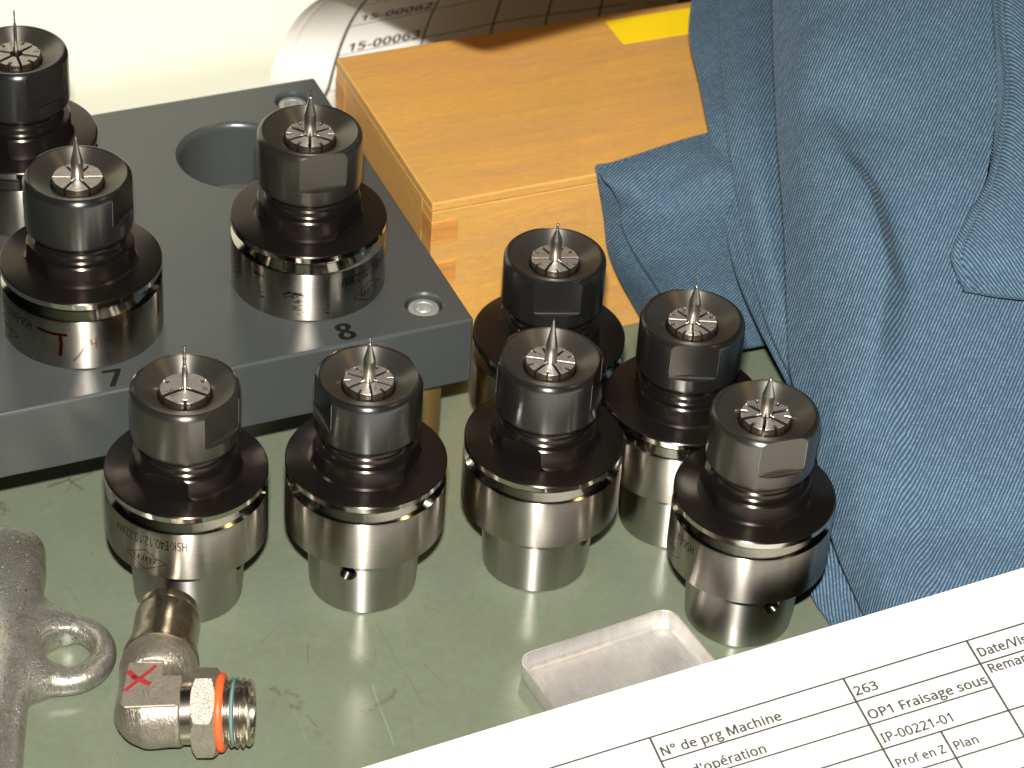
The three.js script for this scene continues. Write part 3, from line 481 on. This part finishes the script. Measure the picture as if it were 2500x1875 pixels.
const twill = (() => {
  const N = 1024, NX = 34, NY = 18;                                                      // 32 mm a side, ribs 0.75 mm apart
  const h = new Float32Array(N * N), c = new Float32Array(N * N);
  for (let y = 0; y < N; y++) for (let x = 0; x < N; x++) {
    const u = x / N, v = y / N, p = NX * u + NY * v + 0.25 * (fbm(u * 16, v * 16, 201, 16, 16, 2) - 0.5), rib = Math.floor(p), fr = p - rib, q = 40 * v - 20 * u + 0.37 * rib, seg = Math.floor(q), fs = q - seg;
    const r = Math.sin(PI * fr), e = 0.75 + 0.25 * Math.sin(PI * fs), wr = (((rib % 17) + 17) % 17), k = hash(wr + 31 * (((seg % 20) + 20) % 20), 5, 202);
    h[y * N + x] = r * e; c[y * N + x] = 0.02 + 0.86 * r ** 1.6 * e + 0.26 * (k - 0.5) * r + 0.12 * (hash(x >> 1, y >> 1, 203) - 0.5) + (hash(x >> 3, y >> 3, 204) > 0.988 ? 0.3 * r : 0);
  }
  const map = dataTex(N, N, (x, y) => { const t = c[y * N + x]; return [0.10 + 0.32 * t, 0.205 + 0.295 * t, 0.285 + 0.275 * t]; });
  const bump = dataTex(N, N, (x, y) => { const t = h[y * N + x]; return [t, t, t]; }, false);
  return { map, bump };
})();
const cloth = std({ map: twill.map, bumpMap: twill.bump, bumpScale: 0.00016, roughness: 0.85, sheen: 0.25, sheenRoughness: 0.5, sheenColor: rgb(0.6, 0.7, 0.8) });
const cr = (a, b, c, d, t) => 0.5 * (2 * b + (c - a) * t + (2 * a - 5 * b + 4 * c - d) * t * t + (3 * b - a - 3 * c + d) * t * t * t);
function surfaceAt(G, s, t) {                                                            // Catmull-Rom patch, s across a row, t down the rows
  const row = (r) => { const n = r.length - 1, p = clamp(s) * n, i = Math.min(n - 1, Math.floor(p)), f = p - i, g = (k) => r[clamp(k, 0, n)]; return [0, 1, 2].map((a) => cr(g(i - 1)[a], g(i)[a], g(i + 1)[a], g(i + 2)[a], f)); };
  const n = G.length - 1, p = clamp(t) * n, i = Math.min(n - 1, Math.floor(p)), f = p - i, R = [i - 1, i, i + 1, i + 2].map((k) => row(G[clamp(k, 0, n)]));
  return [0, 1, 2].map((a) => cr(R[0][a], R[1][a], R[2][a], R[3][a], f));
}
function clothGeo(G, nu, nv, o = {}) {
  const { half = 0.9, turn = 0, wrinkle = 0.5, shape } = o, K = 5;
  const P = []; const at = (i, j) => P[j][i];
  for (let j = 0; j <= nv; j++) { P.push([]); for (let i = 0; i <= nu; i++) { const s = i / nu, t = j / nv, q = new THREE.Vector3(...surfaceAt(G, s, t)); q.y += wrinkle * (fbm(q.x / 30 + 50, q.z / 30 + 50, o.seed ?? 211, 0, 0, 2) - 0.5) * 2 + (shape ? shape(q.x, q.z, s, t) : 0); P[j].push(q); } }
  const N = P.map((r, j) => r.map((q, i) => { const a = at(Math.min(nu, i + 1), j).clone().sub(at(Math.max(0, i - 1), j)), b = at(i, Math.min(nv, j + 1)).clone().sub(at(i, Math.max(0, j - 1))); return b.cross(a).normalize(); }));
  // uv in metres along the cloth
  const V = P[0].map((_, i) => { let l = 0; return P.map((r, j) => j ? (l += r[i].distanceTo(P[j - 1][i])) : 0); });
  const rowsE = nv + 1 + 2 * K, colsE = nu + 1 + 2 * K, pos = [], uv = [], idx = [];
  for (let J = 0; J < rowsE; J++) for (let I = 0; I < colsE; I++) {
    const j = clamp(J - K, 0, nv), i = clamp(I - K, 0, nu), q = at(i, j).clone(), n = N[j][i], ox = I - K < 0 ? K - I : I - K > nu ? I - K - nu : 0, oy = J - K < 0 ? K - J : J - K > nv ? J - K - nv : 0, ph = Math.max(ox, oy) / K * PI;
    if (ph) { const out = new THREE.Vector3(); if (ox) out.add(at(i, j).clone().sub(at(i ? i - 1 : 1, j)).normalize().multiplyScalar(ox / K)); if (oy) out.add(at(i, j).clone().sub(at(i, j ? j - 1 : 1)).normalize().multiplyScalar(oy / K)); out.normalize(); q.addScaledVector(out, half * Math.sin(ph)).addScaledVector(n, -half * (1 - Math.cos(ph))); }
    pos.push(q.x * MM, q.y * MM, q.z * MM);
    const u0 = (at(i, j).x + Math.sign(I - K - i) * half * ph) / 32, v0 = (P[0][i].z + V[i][j] + Math.sign(J - K - j) * half * ph) / 32; uv.push(u0 * Math.cos(turn) - v0 * Math.sin(turn), u0 * Math.sin(turn) + v0 * Math.cos(turn));
  }
  for (let J = 0; J < rowsE - 1; J++) for (let I = 0; I < colsE - 1; I++) { const a = J * colsE + I; idx.push(a, a + colsE, a + 1, a + 1, a + colsE, a + colsE + 1); }
  const off = pos.length / 3;                                                             // the underside
  for (let j = 0; j <= nv; j++) for (let i = 0; i <= nu; i++) { const q = at(i, j).clone().addScaledVector(N[j][i], -2 * half); pos.push(q.x * MM, q.y * MM, q.z * MM); uv.push(i / 20, j / 20); }
  for (let j = 0; j < nv; j++) for (let i = 0; i < nu; i++) { const a = off + j * (nu + 1) + i; idx.push(a, a + 1, a + nu + 1, a + 1, a + nu + 2, a + nu + 1); }
  const g = new THREE.BufferGeometry(); g.setAttribute('position', new THREE.Float32BufferAttribute(pos, 3)); g.setAttribute('uv', new THREE.Float32BufferAttribute(uv, 2)); g.setIndex(idx); g.computeVertexNormals(); return g;
}
// a fold line: rises over wl on its left side and drops over wr on its right, height h
function fold(pts, wl, wr, h) {
  return (x, z) => {
    let best = 1e9, side = 1, along = 0; const n = pts.length - 1;
    for (let k = 0; k < n; k++) { const [ax, az] = pts[k], [bx, bz] = pts[k + 1], dx = bx - ax, dz = bz - az, t = clamp(((x - ax) * dx + (z - az) * dz) / (dx * dx + dz * dz)), ex = x - ax - dx * t, ez = z - az - dz * t, d = Math.hypot(ex, ez); if (d < best) { best = d; side = dx * ez - dz * ex > 0 ? -1 : 1; along = (k + t) / n; } }
    const w = side < 0 ? wl : wr; return h * Math.exp(-((best / w) ** 2)) * Math.sin(PI * clamp(along));
  };
}
{
  const g = new THREE.Group(); g.name = numbered('work_jacket'); scene.add(g);
  const crease = fold([[75, -58], [78.6, -36.6], [85.9, -24.2], [90, -10.6], [91.8, -4.5], [89.3, 9.9], [86.3, 19.5], [84.6, 25.8]], 14, 4.5, 8);
  const dip = fold([[71.5, -51.2], [85.6, -49.9], [102.6, -52.9]], 8, 8, -2.2), low = fold([[85.5, 32.9], [91, 37.7], [98.4, 38.1]], 7, 5, 1.6), low2 = fold([[77.7, 14.7], [86.1, 19.5], [94.7, 24.8]], 6, 6, 0.7), ridge = fold([[71, -83.7], [72.3, -68.3], [74.7, -54.3]], 9, 14, 2.0), wave = fold([[109.2, -43], [107.3, -23.6], [110.1, -0.3], [114, 25.6]], 12, 12, 2.2);
  mesh('front_panel', clothGeo(PANEL, 150, 190, { half: 1.5, turn: 0.12, wrinkle: 0.6, shape: (x, z) => crease(x, z) + dip(x, z) + low(x, z) + low2(x, z) + ridge(x, z) + wave(x, z) }), cloth, g);
  mesh('placket_strip', clothGeo(STRIP_OUTER, 40, 120, { half: 1.3, turn: 0.1, wrinkle: 0.6, seed: 231 }), cloth, g);
  mesh('placket_strip', clothGeo(STRIP_INNER, 40, 120, { half: 1.2, turn: 0.2, wrinkle: 0.6, seed: 241 }), cloth, g);
  const tuck = fold([[27, -58], [36, -62], [48, -70]], 4, 5, -2.4);
  mesh('sleeve_under_layer', clothGeo(SLEEVE_UNDER, 60, 70, { half: 1.3, turn: -0.3, wrinkle: 0.6, seed: 251 }), cloth, g);
  mesh('sleeve_upper_layer', clothGeo(SLEEVE_UPPER, 60, 80, { half: 1.2, turn: -0.15, wrinkle: 0.8, seed: 261, shape: (x, z) => tuck(x, z) }), cloth, g);
  const hem = (x, z, s, t) => -0.7 * Math.exp(-((((1 - t) * 95 - 5.5) / 0.8) ** 2)) - 0.5 * Math.exp(-(((s * 30 - 4.5) / 0.7) ** 2)) * (t > 0.9 ? 0.3 : 1);
  mesh('pocket_flap', clothGeo(FLAP, 70, 140, { half: 1.5, turn: 1.15, wrinkle: 0.5, seed: 271, shape: hem }), cloth, g);
  mesh('lower_fold', clothGeo(LOWER_FOLD, 50, 70, { half: 1.0, turn: 0.6, wrinkle: 0.6, seed: 281 }), cloth, g);
  tag(g, 'folded blue twill work jacket lying over the end of the wooden box', 'jacket');
}

// ------------------------------------------------------------------ aluminium tray
{
  const g = group('aluminium_tray', 0, 0, 0), c = Math.cos(deg(30.4)), s = Math.sin(deg(30.4)), W = 44.5, D = 62, o = [5.6, 70.6];
  const ring = (inset, y, r) => { const out = [], w = W - 2 * inset, d = D - 2 * inset, R = Math.max(0.3, r); for (const [cx, cz, a0] of [[w - R, R, -PI / 2], [w - R, d - R, 0], [R, d - R, PI / 2], [R, R, PI]]) for (let k = 0; k <= 10; k++) { const a = a0 + k / 10 * PI / 2, u = inset + cx + R * Math.cos(a), v = inset + cz + R * Math.sin(a); out.push([o[0] + u * c + v * s, y, o[1] - u * s + v * c]); } return out; };
  const R0 = 4.2, rings = [ring(2.6, 0.05, R0 - 1.5), ring(1.1, 0.12, R0 - 0.7), ring(0.35, 0.6, R0 - 0.3), ring(0.2, 1.3, R0), ring(0, 5.3, R0), ring(0.12, 5.5, R0), ring(0.45, 5.5, R0 - 0.3), ring(0.6, 5.3, R0 - 0.4), ring(0.85, 1.9, R0 - 0.5), ring(1.2, 1.1, R0 - 0.6), ring(1.9, 0.65, R0 - 1), ring(3.0, 0.5, R0 - 1.8)];
  const P = [], I = [], n = rings[0].length; rings.forEach((r) => r.forEach((q) => P.push(...q.map((v) => v * MM))));
  for (let k = 0; k < rings.length - 1; k++) for (let i = 0; i < n; i++) { const a = k * n + i, b = k * n + (i + 1) % n; I.push(a, a + n, b, b, a + n, b + n); }
  const fan = (k, y, flip) => { const ctr = P.length / 3; P.push((o[0] + W / 2 * c + D / 2 * s) * MM, y * MM, (o[1] - W / 2 * s + D / 2 * c) * MM); for (let i = 0; i < n; i++) { const a = k * n + i, b = k * n + (i + 1) % n; flip ? I.push(ctr, a, b) : I.push(ctr, b, a); } };
  fan(rings.length - 1, 0.5, false); fan(0, 0.05, true);
  let q = new THREE.BufferGeometry(); q.setAttribute('position', new THREE.Float32BufferAttribute(P, 3)); q.setIndex(I);
  q = toCreasedNormals(q.scale(1000, 1000, 1000), 0.7).scale(MM, MM, MM); planarUV(q, (x, y, z) => (x * c - z * s) / 0.03, (x, y, z) => (x * s + z * c) / 0.03);
  const brushed = dataTex(512, 512, (x, y) => { const v = 0.88 + 0.05 * (vnoise(x / 3, y / 40, 301, 0, 0) - 0.5) + 0.06 * (fbm(x / 30, y / 30, 302, 0, 0, 3) - 0.5) + 0.05 * (hash(x, y, 9) - 0.5); return [v, v * 0.985, v * 0.97]; });
  const rough = dataTex(512, 512, (x, y) => { const v = 0.62 + 0.2 * (vnoise(x / 4, y / 50, 303, 0, 0) - 0.5) + 0.2 * (fbm(x / 20, y / 20, 304, 0, 0, 3) - 0.5); return [v, v, v]; }, false);
  mesh('tray_shell', q, std({ map: brushed, roughnessMap: rough, color: rgb(0.95, 0.94, 0.91), metalness: 0.75, roughness: 0.60 }), g);
  tag(g, 'shallow satin aluminium tray partly under the white printed form', 'tray');
}

// ------------------------------------------------------------------ nickel plated elbow fitting
{
  const g = group('elbow_fitting', -78.9, 9.6, 103.3); g.rotation.set(0, deg(1.5), deg(4), 'YXZ');          // local: +x the threaded arm, -z the hose arm, lying on the bench
  const mottled = dataTex(512, 512, (x, y) => { const v = 0.86 + 0.24 * (vnoise(x / 3.2, y / 3.2, 311, 160, 160) - 0.5) + 0.12 * (fbm(x / 40, y / 40, 312, 0, 0, 3) - 0.5); return [v, v * 0.985, v * 0.96]; });
  const blast = dataTex(512, 512, (x, y) => { const v = 0.6 * vnoise(x / 3.2, y / 3.2, 313, 160, 160) + 0.4 * vnoise(x / 1.6, y / 1.6, 314, 320, 320); return [v, v, v]; }, false);
  const nickel = std({ map: mottled, bumpMap: blast, bumpScale: 0.00010, color: rgb(0.56, 0.515, 0.44), metalness: 0.9, roughness: 0.42 });
  const smooth = std({ color: rgb(0.55, 0.495, 0.415), metalness: 1, roughness: 0.24 }), smoothDull = std({ map: mottled, color: rgb(0.56, 0.495, 0.41), metalness: 1, roughness: 0.30 });
  const cap = (x, y, z, ax, az, bx, bz, r) => { const dx = bx - ax, dz = bz - az, t = clamp(((x - ax) * dx + (z - az) * dz) / (dx * dx + dz * dz)); return Math.hypot(x - ax - dx * t, y, z - az - dz * t) - r; };
  const body = sdfMesh([-12, -11.5, -24], [10, 11.5, 12], 100, (x, y, z) => {
    let d = cap(x, y, z, -0.4, 0, -0.4, -9, 8.4);                                         // elbow
    d = smin(d, smax(Math.hypot(y, z) - 8.2, Math.abs(x - 3) - 4.6, 1.2), 1.5);           // stub of the threaded arm
    d = smax(d, Math.abs(y) - 7.0, 0.35);                                                 // flat faces
    const ball = smax(Math.hypot(x, y, z + 14.2) - 9.5, -(z + 18.2), 0.4);                // ball towards the hose arm, milled level with the flat
    d = smin(d, smax(ball, -Math.max(x - 2.2, -9.4 - z, -6.2 - x, 7.0 - Math.abs(y)), 0.5), 0.5);
    return d;
  });
  planarUV(body, (x, y, z) => (x + y * 0.3) / 0.02, (x, y, z) => (z + y * 0.9) / 0.02);
  mesh('elbow_body', body, nickel, g);
  const along = (pts, axis, seg = 64) => { const q = lathe(pts, seg, 0.5); return axis === 'x' ? q.rotateZ(-PI / 2) : q.rotateX(-PI / 2); };
  mesh('hose_sleeve', along([[5, 17.5], [9.2, 17.5], [9.2, 18.6], [8.6, 21], [8.0, 24], [7.9, 25.2], [7.95, 32.0], [7.7, 32.5], [5, 32.5]], 'z'), smoothDull, g);
  mesh('release_collar', along([[5, 32.4], [7.35, 32.4], [7.5, 32.8], [7.5, 35.4], [7.1, 35.9], [5.2, 35.9], [4.9, 35.4], [4.9, 28]], 'z'), smooth, g);
  mesh('swivel_ring', along([[5, 7.2], [7.4, 7.2], [7.6, 7.5], [7.6, 10.4], [5, 10.4]], 'x'), smooth, g);
  const hexGeo = (() => { let q = new THREE.CylinderGeometry(10.95 * MM, 10.95 * MM, 5.6 * MM, 6, 1).toNonIndexed(); q.computeVertexNormals(); q = cut(lathe([[0, -2.8], [9.7, -2.8], [11.2, -1.7], [11.2, 1.7], [9.7, 2.8], [0, 2.8]], 48), ...[0, 1, 2, 3, 4, 5].map((k) => new THREE.BoxGeometry(30 * MM, 10 * MM, 6 * MM).translate(0, 0, (9.5 + 3) * MM).rotateY(k * PI / 3))); return boxUV(q, 1 / 0.02); })();
  const hx = mesh('hex_nut', hexGeo.rotateZ(-PI / 2).translate(13.0 * MM, 0, 0), nickel, g); hx.rotation.x = deg(0);
  const thr = [[4, 15.6], [7.2, 15.6], [7.2, 16.9]]; for (let k = 0; k < 4; k++) { const x = 17.0 + k * 1.35; thr.push([7.4, x], [8.3, x + 0.5], [8.3, x + 0.72], [7.4, x + 1.2]); } thr.push([7.9, 22.9], [7.9, 23.3], [7.3, 23.8], [6.5, 23.8], [6.1, 23.4], [6.0, 14], [0.1, 14]);
  mesh('thread', along(thr, 'x', 96), smooth, g);
  mesh('hose_seat', along([[0.1, 26.5], [4.6, 26.5], [4.7, 26.2]], 'z'), smoothDull, g);
  const ringT = new THREE.TorusGeometry(8.35 * MM, 1.05 * MM, 18, 80).rotateY(PI / 2).translate(16.5 * MM, 0, 0); mesh('sealing_ring', ringT, std({ color: rgb(0.80, 0.105, 0.022), roughness: 0.45 }), g).userData.label = 'orange rubber sealing ring';
  mesh('thread_seal', new THREE.TorusGeometry(7.75 * MM, 0.30 * MM, 12, 72).rotateY(PI / 2).translate(19.55 * MM, 0, 0), std({ color: rgb(0.12, 0.22, 0.22), roughness: 0.6 }), g).userData.label = 'pale green ring between the threads';
  const padShape = new THREE.Shape(); [[-5.6, -9.0], [1.9, -9.0], [2.3, -4.5], [6.9, -4.5], [7.3, 3.9], [6.6, 4.9], [-4.9, 5.6], [-5.9, 4.6]].forEach(([x, z], k) => k ? padShape.lineTo(x * MM, -z * MM) : padShape.moveTo(x * MM, -z * MM));
  const padGeo = boxUV(new THREE.ExtrudeGeometry(padShape, { depth: 0.25 * MM, bevelEnabled: true, bevelThickness: 0.25 * MM, bevelSize: 0.3 * MM, bevelSegments: 3 }).rotateX(-PI / 2).translate(0, 6.9 * MM, 0), 1 / 0.02);
  mesh('flat_pad', padGeo, std({ map: mottled, bumpMap: blast, bumpScale: 0.00003, color: rgb(0.55, 0.50, 0.42), metalness: 0.75, roughness: 0.55 }), g);
  // red marker cross and the raised maker's mark on the upper pad
  const ink = std({ color: rgb(0.31, 0.018, 0.026), roughness: 0.55 }), flat = (pts, w, y, h) => { const parts = []; for (let k = 0; k < pts.length - 1; k++) { const [ax, az] = pts[k], [bx, bz] = pts[k + 1], L = Math.hypot(bx - ax, bz - az); parts.push(new RoundedBoxGeometry((L + w) * MM, h * MM, w * MM, 3, Math.min(w, h) * 0.45 * MM).rotateY(-Math.atan2(bz - az, bx - ax)).translate((ax + bx) / 2 * MM, y * MM, (az + bz) / 2 * MM)); } return mergeGeometries(parts); };
  mesh('marker_cross', mergeGeometries([flat([[-5.4, 0.2], [-2.4, -3.8], [0.5, -7.7]], 0.95, 7.44, 0.1), flat([[-5.2, -5.6], [-3.9, -4.0], [-0.5, -2.0]], 1.4, 7.50, 0.1)]), ink, g).userData.label = 'red marker cross';
  const Z = (p) => p.map(([x, z]) => [x + 0.7, z + 2.1]), mark = mergeGeometries([flat(Z([[-3.2, 0.6], [-2.7, -1.6], [-2.3, -1.7], [-1.6, 0.6]]), 0.28, 7.47, 0.28), flat(Z([[-1.6, 0.6], [-1.9, -1.5], [-1.3, -1.9], [-0.3, 0.6]]), 0.28, 7.48, 0.28), flat(Z([[-0.3, 0.6], [-0.6, -1.6], [0.3, -2.4], [0.6, -3.6], [2.4, -3.9], [2.5, -1.6], [1.9, -0.4], [0.2, 0.6]]), 0.30, 7.49, 0.30)]);
  mesh('maker_mark', mark, nickel, g);
  tag(g, 'nickel plated elbow hose fitting with orange ring and red marker cross', 'pipe fitting');
}

// ------------------------------------------------------------------ cast handle with a ring eye
{
  const ox = -112, oz = 80, g = group('cast_key_handle', ox, 0, oz);
  const a = [-109.8 - ox, 122 - oz], b = [-123.6 - ox, 50 - oz], rc = [-103.6 - ox, 79.6 - oz];
  const geo = sdfMesh([-30, -0.4, -46], [26, 20, 58], 112, (x, y, z) => {
    const dx = b[0] - a[0], dz = b[1] - a[1], l2 = dx * dx + dz * dz, t = ((x - a[0]) * dx + (z - a[1]) * dz) / l2, tc = clamp(t, -0.35, 1.1), L = Math.sqrt(l2), perp = ((x - a[0]) * dz - (z - a[1]) * dx) / L, hw = 3.6 + 6.4 * clamp(t * 1.15 - 0.05) ** 1.3, hh = 3.4 + 2.6 * clamp(t);
    const e = Math.hypot(perp / hw, (y - hh - 0.1) / hh), stem = smax((e - 1) * Math.min(hw, hh), Math.max((t - 1.15) * L, (-0.12 - t) * L), 9);
    const R = Math.hypot((x - rc[0]) / 1.0, (z - rc[1]) / 1.05) - 9.0, eye = Math.hypot(R / 1.0, (y - 3.4) / 1.0) - 3.35;
    const web = Math.max(Math.hypot((x - rc[0] + 9) / 1, (z - rc[1]) / 1.6) - 9, Math.abs(y - 3) - 2.4), hole = Math.hypot(x - rc[0], (z - rc[1]) / 1.05) - 5.9;
    let d = smin(stem, eye, 7); d = smin(d, smax(web, -hole, 1.6), 3.5); d = smax(d, -(Math.hypot(x - rc[0] - 0.2, (z - rc[1]) / 1.05) - 5.5), 1.2);
    return smax(d, 0.06 - y, 0.3);
  });
  planarUV(geo, (x, y, z) => (x + 0.4 * y) / 0.03, (x, y, z) => (z + 0.7 * y) / 0.03);
  const pits = (x, y) => clamp((0.34 - vnoise(x / 5, y / 7, 321, 0, 0)) * 4) * (fbm(x / 60, y / 60, 322, 0, 0, 3) > 0.47 ? 1 : 0.3);
  const cm = dataTex(1024, 1024, (x, y) => { const brown = clamp((fbm(x / 190, y / 190, 324, 0, 0, 5) - 0.52) * 2.2), v = 0.83 + 0.22 * (fbm(x / 14, y / 14, 323, 0, 0, 3) - 0.5) + 0.22 * (vnoise(x / 2.5, y / 6, 325, 0, 0) - 0.5) - 0.32 * pits(x, y); return [v * (1 - 0.10 * brown), v * (0.99 - 0.16 * brown), v * (0.96 - 0.28 * brown)]; });
  const bm = dataTex(1024, 1024, (x, y) => { const v = 0.7 - 0.5 * pits(x, y) + 0.35 * (fbm(x / 6, y / 6, 326, 0, 0, 3) - 0.5); return [v, v, v]; }, false);
  mesh('cast_body', geo, std({ map: cm, bumpMap: bm, bumpScale: 0.00014, color: rgb(0.68, 0.675, 0.63), metalness: 0.82, roughness: 0.34 }), g);
  const shaft = new RoundedBoxGeometry(0.0066, 0.0066, 0.05, 3, 0.0007); const sm = mesh('steel_shaft', shaft, std({ color: rgb(0.6, 0.58, 0.53), metalness: 1, roughness: 0.3 }), g);
  sm.position.set((a[0] + 4.4) * MM, 4.2 * MM, (a[1] + 28) * MM); sm.rotation.y = Math.atan2(a[0] - b[0], a[1] - b[1]); sm.rotation.z = 0.5;
  tag(g, 'worn cast metal key handle with a ring eye, touching the elbow fitting', 'key');
}

// ------------------------------------------------------------------ workshop lamps above the bench, seen only as glints in the ground steel
{
  const bulb = new THREE.Group(); bulb.name = 'pendant_lamp'; scene.add(bulb); bulb.position.set(0.68, 1.46, -0.02);
  mesh('lamp_bulb', new THREE.SphereGeometry(0.045, 24, 16), std({ color: rgb(0.8, 0.7, 0.5), emissive: rgb(1, 0.62, 0.22), emissiveIntensity: 20 }), bulb);
  mesh('lamp_shade', lathe([[30, 70], [45, 60], [110, 0], [112, 0], [47, 62], [30, 72]], 40).translate(0, -0.02, 0), std({ color: rgb(0.1, 0.1, 0.1), roughness: 0.5, side: THREE.DoubleSide }), bulb);
  const pl = new THREE.PointLight(new THREE.Color().setRGB(1, 0.62, 0.22), 0.05); pl.name = 'pendant_light'; pl.castShadow = true; pl.shadow.radius = 2; pl.position.copy(bulb.position); scene.add(pl);
  tag(bulb, 'warm pendant workshop lamp hanging above the bench', 'lamp');
}

scene.traverse((o) => { if (o.isMesh) o.castShadow = o.receiveShadow = true; });
renderer.render(scene, camera);
